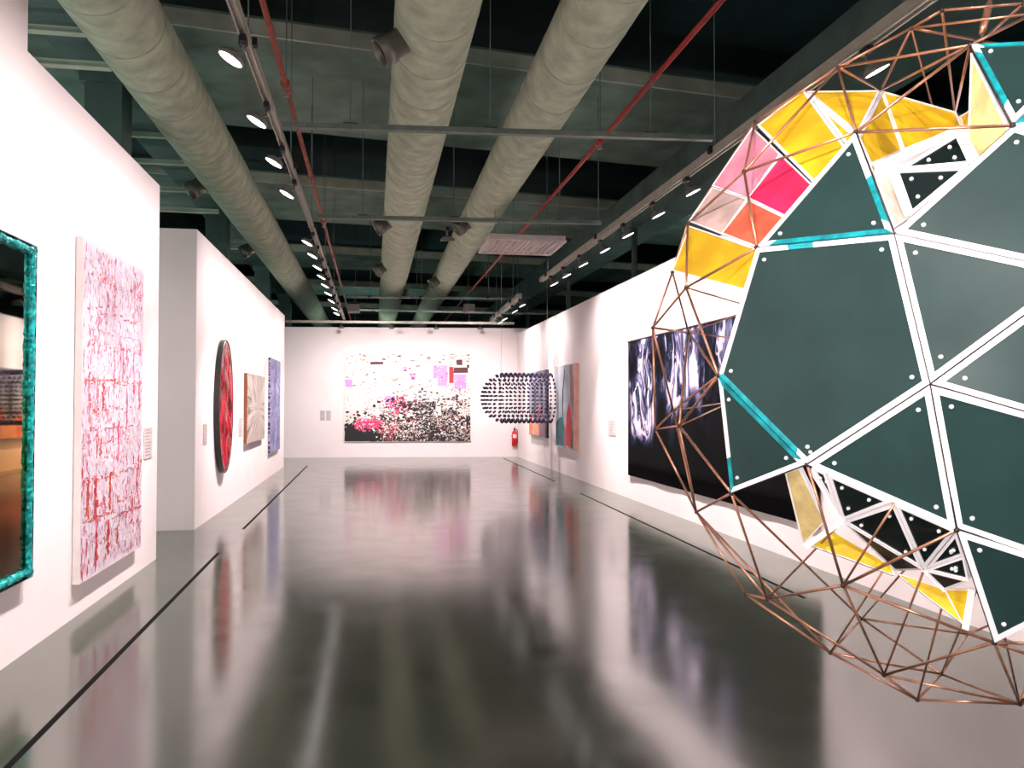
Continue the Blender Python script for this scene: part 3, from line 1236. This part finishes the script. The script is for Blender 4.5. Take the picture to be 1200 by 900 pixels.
# -- fire extinguisher in the back right corner
ex = at(608, 523, 1, on_back(4.0) - .11)
EXR = mat('extinguisher_red', (206, 18, 26), .35, var=.05)
root = thing('fire_extinguisher', 'red fire extinguisher on the back wall below the peg sculpture', 'fire extinguisher', (min(ex.x, XR - .1), ex.y, ex.z))
b = MB()
b.lathe((0, 0, 0), (0, 0, .48), [(0, .06), (.03, .078), (.8, .078), (.9, .06), (.97, .03), (1, .026)], 20)
b.obj('cylinder', EXR, root)
b = MB()
b.tube((0, 0, .48), (0, 0, .54), .022, 12)
b.box((-.012, -.09, .53), (.012, .03, .545))
b.box((-.012, -.09, .565), (.012, .02, .578))
b.obj('valve_handle', BLK, root)
b = MB()
pts = [Vector((.02, -.01, .52)), Vector((.07, -.02, .5)), Vector((.095, -.02, .4)), Vector((.09, -.02, .2))]
b.path(pts, .01, 8)
b.lathe(pts[-1], pts[-1] - Vector((0, 0, .1)), [(0, .012), (1, .02)], 10)
b.obj('hose', BLK, root)
b = MB()
for k in range(8):
    a0, a1 = math.pi * (-.5 + (k - 4) * .06), math.pi * (-.5 + (k - 3) * .06)
    b.face([(math.cos(a0) * .0795, math.sin(a0) * .0795, .25), (math.cos(a1) * .0795, math.sin(a1) * .0795, .25), (math.cos(a1) * .0795, math.sin(a1) * .0795, .36), (math.cos(a0) * .0795, math.sin(a0) * .0795, .36)], 0, True)
b.obj('sticker', mat('sticker_white', (232, 220, 216), .6), root)
b = MB()
b.box((-.03, .06, .1), (.03, .12, .42))
b.box((-.09, .03, .3), (.09, .07, .32))
b.obj('wall_bracket', BLK, root)

# -- peg sculpture jutting from the right wall
base = at(651, 466.5, 0, XR)
R0 = .56
tipx = at(565, 466, 1, base.y).x
root = thing('peg_sculpture', 'rounded floating grid of short dark purple pegs in front of back corner', 'sculpture', (XR, base.y, base.z), group=None)
PEG = mat('dark_purple_peg', (66, 58, 92), .5, var=.2, nscale=10)
WIRE = mat('pale_wire', (206, 190, 200), .5)
Lc = XR - tipx - R0            # straight length before the rounded end
pegs = []
NROW = 12
for i in range(NROW):
    z = (i - (NROW - 1) / 2) * (2 * R0 / NROW)
    rr = math.sqrt(max(0.0001, R0 * R0 - z * z))
    for sgn in (-1, 1):
        x = -.13
        while x > -Lc:
            pegs.append(((x, sgn * rr, z), (0, sgn * rr / R0, z / R0), sgn))
            x -= .105
        n = max(2, int(rr * 1.57 / .125))
        for k in range(n):
            an = (k + .5) / n * math.pi / 2
            dx, dy = -math.sin(an) * rr, sgn * math.cos(an) * rr
            pegs.append(((-Lc + dx, dy, z), (dx / R0, dy / R0, z / R0), sgn))
for sg in (-1, 1):                # crowded rows along the top and bottom
    for ph in (-.34, -.17, 0, .17, .34):
        x = -.13
        while x > -Lc - .15:
            pegs.append(((x, R0 * math.sin(ph), sg * R0 * math.cos(ph)), (0, math.sin(ph), sg * math.cos(ph)), -1.5))
            x -= .105
pegs.sort(key=lambda p: p[2])


def peg(b, p):
    c, d = Vector(p[0]), Vector(p[1])
    d = (d + Vector((rnd.uniform(-.5, .2), rnd.uniform(-.15, .15), rnd.uniform(-.2, .2)))).normalized()
    b.lathe(c - d * .038, c + d * .038, [(0, .014), (.12, .023), (.88, .023), (1, .014)], 8)


for p in [q for q in pegs if q[2] == -1][:100]:
    b = MB()
    peg(b, p)
    b.obj('peg', PEG, root)
ind = [q for q in pegs if q[2] == -1][:100]
b = MB()
for p in pegs:
    if p not in ind:
        peg(b, p)
o = b.obj('peg_field', PEG, root)
o['kind'] = 'stuff'
for i in range(0, NROW):
    z = (i - (NROW - 1) / 2) * (2 * R0 / NROW)
    rr = math.sqrt(max(0.0001, R0 * R0 - z * z))
    for sgn in (-1, 1):
        pts = [Vector((-.085, sgn * rr, z)), Vector((-Lc, sgn * rr, z))] + [Vector((-Lc - math.sin(k / 6 * math.pi / 2) * rr, sgn * math.cos(k / 6 * math.pi / 2) * rr, z)) for k in range(1, 7)]
        b = MB()
        b.path(pts, .0025, 5)
        b.obj('support_wire', WIRE, root)

for dx, dy in ((-.2, 0), (-1.3, 0)):
    b = MB()
    b.tube((dx, dy, R0), (dx, dy, 7.55 - base.z), .003, 6)
    b.obj('hanging_wire', WIRE, root)

# ------------------------------------------------------------------ the geodesic sphere
SD = Vector((.636, .77, .045)).normalized()
ALPHA = math.radians(20.37)
SR = 1.1
SDIST = SR / math.sin(ALPHA)
SC = CAM + SD * SDIST


def S(u, v, s=0.0):
    """point of the sphere on a line of sight: s = 0 front skin, .5 middle, 1 back skin"""
    d = ray(u, v).normalized()
    bq = d.dot(SC - CAM)
    disc = SR * SR - ((SC - CAM).length_squared - bq * bq)
    hh = math.sqrt(disc) if disc > 0 else 0
    return CAM + d * (bq - hh + 2 * hh * s)


root = thing('geodesic_sculpture', 'big hanging sphere of copper rods, dark panels and coloured glass', 'sculpture', SC)
N_ = {
    'F1': (1003, 155), 'F2': (887, 290), 'F3': (842, 440), 'F4': (857, 578), 'F5': (946, 544), 'F6': (1048, 274), 'F7': (1090, 450), 'F8': (1121, 621), 'F9': (1165, 753),
    'F10': (1187, 147), 'F11': (1137, 53), 'F12': (1268, 320), 'F13': (1300, 511), 'F14': (1308, 681), 'F15': (1330, 190), 'F16': (1290, 45),
    'R1': (872, 201), 'R2': (804, 337), 'R3': (765, 384, .5), 'R4': (807, 390, .8), 'R5': (789, 481, .75), 'R6': (796, 499, .25), 'R7': (768, 503, .5), 'R8': (816, 600, .5),
    'R9': (899, 702, .1), 'R10': (873, 696, .5), 'R11': (988, 686), 'R12': (1036, 791, .2), 'R13': (973, 765, .6), 'R14': (1010, 725, .85), 'R15': (1075, 820, .5), 'R16': (1195, 825, .5),
    'R17': (1103, 790, .75), 'R18': (1134, 743, .9), 'R19': (982, 79, .3), 'R21': (1068, 33, .6), 'R22': (1104, 12, .5), 'R23': (1032, 106, .65), 'R24': (1119, 133, .8),
    'R25': (885, 143, .5), 'R26': (806, 262, .5), 'R27': (788, 319, .6), 'R28': (1200, 4, .5), 'R29': (1210, 16, .3), 'R30': (1390, 90, .45), 'R31': (1480, 200, .5), 'R32': (1520, 330, .5), 'R33': (1525, 480, .5), 'R34': (1480, 620, .5),
    'R35': (1400, 730, .4), 'R36': (1300, 800, .45), 'R37': (1420, 330, .1), 'R38': (1430, 560, .1), 'R39': (1260, 755, .15), 'R40': (1240, 700, .95), 'R41': (1150, 48, .8),
    'R42': (1330, 300, .95), 'R43': (1320, 520, .97), 'R44': (1150, 560, 1), 'R45': (1150, 300, 1), 'R46': (960, 420, .97), 'R47': (980, 560, .97), 'R48': (1000, 240, .92),
}
NP = {k: S(*v) for k, v in N_.items()}


def fit_plane(P):
    c = sum(P, Vector()) / len(P)
    n = Vector()
    for i in range(len(P)):
        n += (P[i] - c).cross(P[(i + 1) % len(P)] - c)
    n.normalize()
    if n.dot(CAM - c) < 0:
        n = -n
    return c, n


def flat(P):
    """the corners of one panel brought into one plane, and its outward normal"""
    c, n = fit_plane(P)
    return [p - n * (p - c).dot(n) for p in P], c, n


def inset(P, n, d):
    """offset a planar polygon inwards by d"""
    c = sum(P, Vector()) / len(P)
    m_ = len(P)
    lines = []
    for i in range(m_):
        a, b_ = P[i], P[(i + 1) % m_]
        e = (b_ - a).normalized()
        q = n.cross(e)
        if q.dot(c - a) < 0:
            q = -q
        lines.append((a + q * d, e, q))
    out = []
    for i in range(m_):
        a0, e0, q0 = lines[i - 1]
        a1, e1, q1 = lines[i]
        den = e0.dot(q1)
        if abs(den) < 1e-5:
            out.append(a1.copy())
        else:
            out.append(a0 + e0 * ((a1 - a0).dot(q1) / den))
    return out


def loc(P):
    return [p - SC for p in P]


def panel(corners, m=GLASS, trim=.0145, teal=(), bolts=True, name='dark_panel', gap=.0018, boltr=.0056, label=None):
    P, c, n = flat(corners)
    if (P[1] - P[0]).cross(P[2] - P[1]).dot(n) < 0:
        P = P[::-1]
        k_ = len(P)
        teal = [((k_ - 2 - e) % k_, 1 - t1, 1 - t0) for e, t0, t1 in teal]
    k = len(P)
    o0, o1 = inset(P, n, gap), inset(P, n, trim)
    b = MB()
    b.prism(loc([p + n * .001 for p in o1]), -n * .008)
    pn = b.obj(name, m, root)
    if label:
        pn['label'] = label
    b = MB()
    for i in range(k):
        j = (i + 1) % k
        cuts = sorted({0.0, 1.0} | {t for e, t0, t1 in teal if e == i for t in (t0, t1)})
        for t0, t1 in zip(cuts, cuts[1:]):
            mid = (t0 + t1) / 2
            mi = 1 if any(e == i and a <= mid <= z for e, a, z in teal) else 0
            q = [o0[i].lerp(o0[j], t0), o0[i].lerp(o0[j], t1), o1[i].lerp(o1[j], t1), o1[i].lerp(o1[j], t0)]
            b.prism(loc([p + n * .004 for p in q]), -n * .014, mi)
    tr = b.obj('edge_trim', [TRIM, TEAL], pn)
    if bolts:
        ob = inset(P, n, trim + .016)
        for i in range(k):
            p = ob[i]
            p = p + (c - p).normalized() * .006
            b = MB()
            b.lathe(loc([p])[0], loc([p + n * .007])[0], [(0, boltr), (.5, boltr), (1, boltr * .6)], 10)
            b.obj('bolt', BOLT, pn)
    return pn


G = lambda *k: [NP[x] for x in k]
E_ = lambda a, c, t: NP[a].lerp(NP[c], t)
panel(G('F2', 'F6', 'F7', 'F5', 'F3'), teal=[(0, .25, .45), (3, .1, 1)])
panel(G('F3', 'F5', 'F4'), teal=[(0, 0, .95), (2, 0, .3)])
panel(G('F1', 'F6', 'F2'), teal=[(0, .45, .9), (1, 0, .9)])
panel(G('F6', 'F12', 'F7'))
panel(G('F7', 'F12', 'F13'))
panel(G('F7', 'F13', 'F14', 'F8'))
panel(G('F5', 'F7', 'F8'))
panel(G('F8', 'F14', 'F9'))
panel(G('F6', 'F10', 'F15', 'F12'))
panel(G('F11', 'F16', 'F10'), teal=[(0, .05, .8), (2, .2, .9)])
panel(G('F10', 'F16', 'F15'), teal=[(0, .0, .5)])
# small black panels at the top and at the bottom
mk_ = lambda *px: [S(*p) for p in px]
panel(mk_((1050, 201, .05), (1124, 156, .07), (1142, 193, .04)), GLASSB, .011, name='black_panel', boltr=.005)
panel(mk_((1046, 199, .03), (1140, 195, .03), (1066, 256, .02)), GLASSB, .012, name='black_panel', boltr=.005)
a_, b2, c_, e_, f_, g_ = (988, 610), None, (1083, 667), (1131, 650), (1137, 680), (1107, 691)
Bm = E_('F5', 'F8', .61)
Sa, Sc, Se, Sf, Sg = S(*a_, .05), S(*c_, .06), S(*e_, .02), S(*f_, .03), S(*g_, .08)
panel([E_('F5', 'F8', .03), E_('F5', 'F8', .14), Sa], GLASSB, .008, name='black_panel', boltr=.0045)
panel([E_('F5', 'F8', .15), E_('F5', 'F8', .59), Sa], GLASSB, .009, name='black_panel', boltr=.0045)
panel([Sa, Bm, Sc], GLASSB, .009, name='black_panel', boltr=.0045)
panel([Bm, NP['F8'], Sc], GLASSB, .009, name='black_panel', boltr=.0045)
panel([NP['F8'], Se, Sc], GLASSB, .008, name='black_panel', boltr=.0045)
panel([Sc, Se, Sf], GLASSB, .007, name='black_panel', boltr=.0045)
panel([Sa, Sc, S(1050, 668, .16)], BRN, .006, name='interior_shade_pane', bolts=False)  # sheet painted dark in place of the dim interior behind it
panel([Sc, Sf, Sg], BRN, .006, name='interior_shade_pane', bolts=False)  # same dark sheet for the interior beside it


def pane(P, m, name, trim=.009):
    return panel(P, m, trim, bolts=False, name=name, gap=.001)


# coloured glass: upper left ring
yA, yB, yC, yD, yE = S(885, 145, .45), S(945, 108, .48), S(1032, 107, .55), S(1120, 132, .62), S(1128, 150, .55)
e1 = E_('F1', 'F2', .1)
e2 = E_('F1', 'F2', .43)
e3 = E_('F1', 'F6', .33)
dk = .012
inn = lambda p: p + (SC - p).normalized() * .015
e1, e2, e3 = inn(e1), inn(e2), inn(e3)
f1, f2 = inn(NP['F1']), inn(NP['F2'])
k60 = S(1058, 178, .3)
pane([yA, yB, e1, e2], YEL, 'yellow_glass_pane')
pane([yB, yC, f1], YEL, 'yellow_glass_pane')
pane([yB, f1, e1], YEL, 'yellow_glass_pane')
pane([yC, k60, e3, f1], YEL, 'yellow_glass_pane')
pane([yC, yD, yE, k60], YEL, 'yellow_glass_pane')
pane([S(1124, 137, .6), S(1140, 128, .5), S(1140, 150, .4), S(1128, 150, .5)], YEL, 'yellow_glass_pane')
pane([S(1137, 60, .03), NP['F10'].lerp(SC, .02), S(1162, 175, .05), S(1136, 198, .1)], CREAM, 'amber_glass_pane', .004)
# pink group of four panes
pL0, pL1 = S(882, 149, .46), S(808, 260, .48)
pR0, pR1 = e2, f2
mid = lambda a, c, t: a.lerp(c, t)
T0, T1 = mid(pL0, pR0, .52), mid(pL1, pR1, .52)
LM, TM, RM = mid(pL0, pL1, .62), mid(T0, T1, .55), mid(pR0, pR1, .5)
pane([pL0, T0, TM, LM], PINK, 'pink_glass_pane', .005)
pane([LM, TM, T1, pL1], GREY, 'smoky_glass_pane', .005)
pane([T0, pR0, RM, TM], MAG, 'magenta_glass_pane', .005)
pane([TM, RM, pR1, T1], ORG, 'orange_glass_pane', .005)
pane([S(808, 264, .48), f2, E_('F2', 'F3', .33), S(789, 318, .5)], YEL, 'yellow_glass_pane', .006)
# pale strip and beam beside the upper black panels
pane([S(1022, 200, .06), S(1044, 206, .08), S(1066, 256, .05), S(1048, 268, .02)], PALE, 'pale_glass_pane', .005)
# coloured glass at the bottom
pane([inn(E_('F4', 'F5', .68)), inn(E_('F4', 'F5', .88)), S(967, 612, .05), S(942, 638, .1)], CREAM, 'amber_glass_pane', .004)
pane([S(945, 640, .07), S(971, 617, .1), S(1043, 664, .12), S(1050, 674, .09)], YEL, 'yellow_glass_pane', .003)
pane([S(1052, 672, .1), S(1107, 690, .1), S(1129, 733, .06), S(1056, 677, .09)], YEL, 'yellow_glass_pane', .0025)
pane([S(1107, 690, .1), S(1139, 690, .09), S(1130, 735, .06)], YEL, 'yellow_glass_pane', .0025)


def strut(p, q, r=.009, m=TRIM, name='white_strut'):
    b = MB()
    d = (q - p).normalized()
    n = (CAM - p).normalized()
    s_ = d.cross(n).normalized()
    n = s_.cross(d).normalized()
    pts = [p - s_ * r - n * .006, p + s_ * r - n * .006, p + s_ * r + n * .006, p - s_ * r + n * .006]
    b.prism(loc(pts), q - p)
    return b.obj(name, m, root)


strut(S(1024, 198, .07), S(1124, 152, .1), .011)
strut(S(1123, 153, .1), S(1144, 190, .03), .011)
strut(S(1048, 206, .05), S(1066, 254, .03), .01)
strut(Sa, S(945, 640, .05), .007)
strut(Sc, Sg, .007)
strut(S(1139, 690, .08), S(1131, 738, .05), .008)
strut(S(950, 550, .02), Sa, .006)

# copper rods
rods = [
    'R19 R21', 'R21 R22', 'R22 R28', 'R21 R29', 'R21 R41', 'R19 F11', 'R23 F11', 'R23 R21', 'F1 F11', 'R19 F1', 'F1 F10', 'R22 R24', 'R24 F11', 'R25 R19', 'R1 R19', 'R19 R23',
    'R1 R25', 'R1 F2', 'R1 R26', 'R1 F1', 'R26 R2', 'R2 F2', 'R2 R3', 'R2 F3', 'R3 R27', 'R27 R26', 'R3 R4', 'R27 R4', 'R4 R6', 'R4 F3', 'R3 R7', 'R3 R5', 'R5 F3', 'R6 F3', 'R7 R5', 'R7 R8', 'R5 R8', 'R6 R8', 'R6 R7',
    'R6 F4', 'R8 F4', 'F4 R9', 'F4 R14', 'R8 R10', 'R8 R9', 'R8 R13', 'R9 R10', 'R9 R11', 'R9 R12', 'R10 R13', 'R13 R15', 'R13 R17', 'R13 R14', 'R11 R12', 'R11 F5', 'R11 F8', 'R11 F9', 'R12 F9', 'R12 R15', 'R12 R16',
    'R14 R18', 'R14 R17', 'R15 R17', 'R17 R18', 'R15 R16', 'R17 R16', 'F9 R16', 'F9 R39', 'R39 R16', 'F9 R36', 'R25 R26', 'F9 R18',
]
extra = ['R28 R30', 'R29 F16', 'R29 F11', 'R28 R29', 'F16 R30', 'F15 R30', 'R30 R31', 'F15 R31', 'R31 R32', 'F15 R37', 'F12 R37', 'R37 R31', 'R37 R32', 'R32 R33', 'R37 R33', 'F13 R37', 'F13 R38', 'R38 R33', 'R38 R34', 'R33 R34',
         'R34 R35', 'R38 R35', 'F14 R38', 'F14 R35', 'R35 R36', 'F14 R39', 'R39 R35', 'R39 R36', 'R36 R16', 'R18 R40', 'R40 R16', 'R40 R36', 'R41 R28', 'R41 R30', 'R34 R43', 'R33 R42', 'R40 R43', 'R42 R31', 'R42 R43']
jr = .0065


def rod(b, p, q, r=.004):
    b.tube(loc([p])[0], loc([q])[0], r, 8)


for s_ in 'F1-F2 F1-F6 F2-F6 F2-F3 F3-F4 F3-F5 F4-F5 F5-F7 F6-F7 F5-F8 F7-F8 F8-F9 F6-F12 F7-F12 F7-F13 F8-F14 F9-F14 F6-F10 F10-F11 F10-F16 F10-F15 F11-F16 F12-F13 F12-F15 F13-F14 F15-F16'.split():
    a, c = s_.split('-')
    p, q = NP[a], NP[c]
    b = MB()
    b.tube(loc([p.lerp(SC, .004)])[0], loc([q.lerp(SC, .004)])[0], .0026, 6)
    b.obj('seam_bar', JOINT, root)
done = set()
for s_ in rods:
    a, c = s_.split()
    done |= {a, c}
    b = MB()
    rod(b, NP[a], NP[c])
    b.obj('copper_rod', COPPER, root)
# slim inner rods tying panes and rods together
for p, q in ((S(1098, 145, .7), S(1068, 33, .6)), (NP['R11'], Bm), (NP['R12'], Sc), (S(1145, 690, .1), NP['R17']), (S(1108, 695, .1), NP['R15']), (S(1060, 668, .25), NP['R14']), (S(1038, 664, .25), NP['R13']),
             (Sa, NP['R9']), (S(1165, 690, .1), NP['R16']), (NP['R4'], S(866, 368, .85)), (NP['R6'], S(850, 474, .9)), (NP['R2'], S(872, 357, .5)), (NP['R5'], S(850, 472, .85)), (NP['R4'], S(866, 397, .85))):
    b = MB()
    rod(b, p, q, .003)
    b.obj('copper_rod', COPPER, root)
b = MB()
for s_ in extra:
    a, c = s_.split()
    done |= {a, c}
    rod(b, NP[a], NP[c])
o = b.obj('copper_rod_lattice', COPPER, root)
o['kind'] = 'stuff'
for kx in sorted(done):
    b = MB()
    p = loc([NP[kx]])[0]
    b.lathe(p - Vector((0, 0, jr)), p + Vector((0, 0, jr)), [(0, jr * .5), (.25, jr), (.75, jr), (1, jr * .5)], 10)
    b.obj('joint', JOINT, root)
# steel cables from the ceiling
for kx, dx in (('R28', 6.5), ('R41', 6.0), ('R30', 3.0)):
    p = NP[kx]
    b = MB()
    b.tube(loc([p])[0], Vector((p.x + dx * .2, p.y, 7.6)) - SC, .004, 8)
    cb = b.obj('hanging_cable', TRAY, root)
    b = MB()
    b.lathe(loc([p + Vector((0, 0, .02))])[0], loc([p + Vector((dx * .006, 0, .14))])[0], [(0, .006), (.2, .012), (.8, .012), (1, .006)], 10)
    b.obj('cable_grip', COPPER, cb)

# unseen point lights added behind the white walls to brighten ceiling and columns
for x, y, e in ((-6.8, 6, 200), (-6.8, 14, 200), (-6.8, 22, 200), (8.5, 8, 110), (8.5, 18, 130), (0, 33, 150)):
    ld = bpy.data.lights.new('aisle_fill_light', 'POINT')
    ld.energy = e
    ld.color = (.78, 1, .94)
    ld.shadow_soft_size = .2
    lo = bpy.data.objects.new('aisle_fill_light', ld)
    lo.location = (x, y, 3.0)
    COL.objects.link(lo)
ld = bpy.data.lights.new('alcove_fill_light', 'POINT')  # unseen light added to brighten the end wall in the recess
ld.energy = 120
ld.color = (1, .9, .87)
ld.shadow_soft_size = .2
lo = bpy.data.objects.new('alcove_fill_light', ld)
lo.location = (-3.4, 7.6, 2.0)
COL.objects.link(lo)

# ------------------------------------------------------------------ world and view
wd = bpy.data.worlds.new('world')
sc.world = wd
wd.use_nodes = True
wd.node_tree.nodes['Background'].inputs[0].default_value = (.02, .03, .03, 1)
wd.node_tree.nodes['Background'].inputs[1].default_value = .2
vs = sc.view_settings
vs.view_transform = 'Standard'
vs.look = 'None'
vs.gamma = 1
vs.use_curve_mapping = False
vs.exposure = -.33
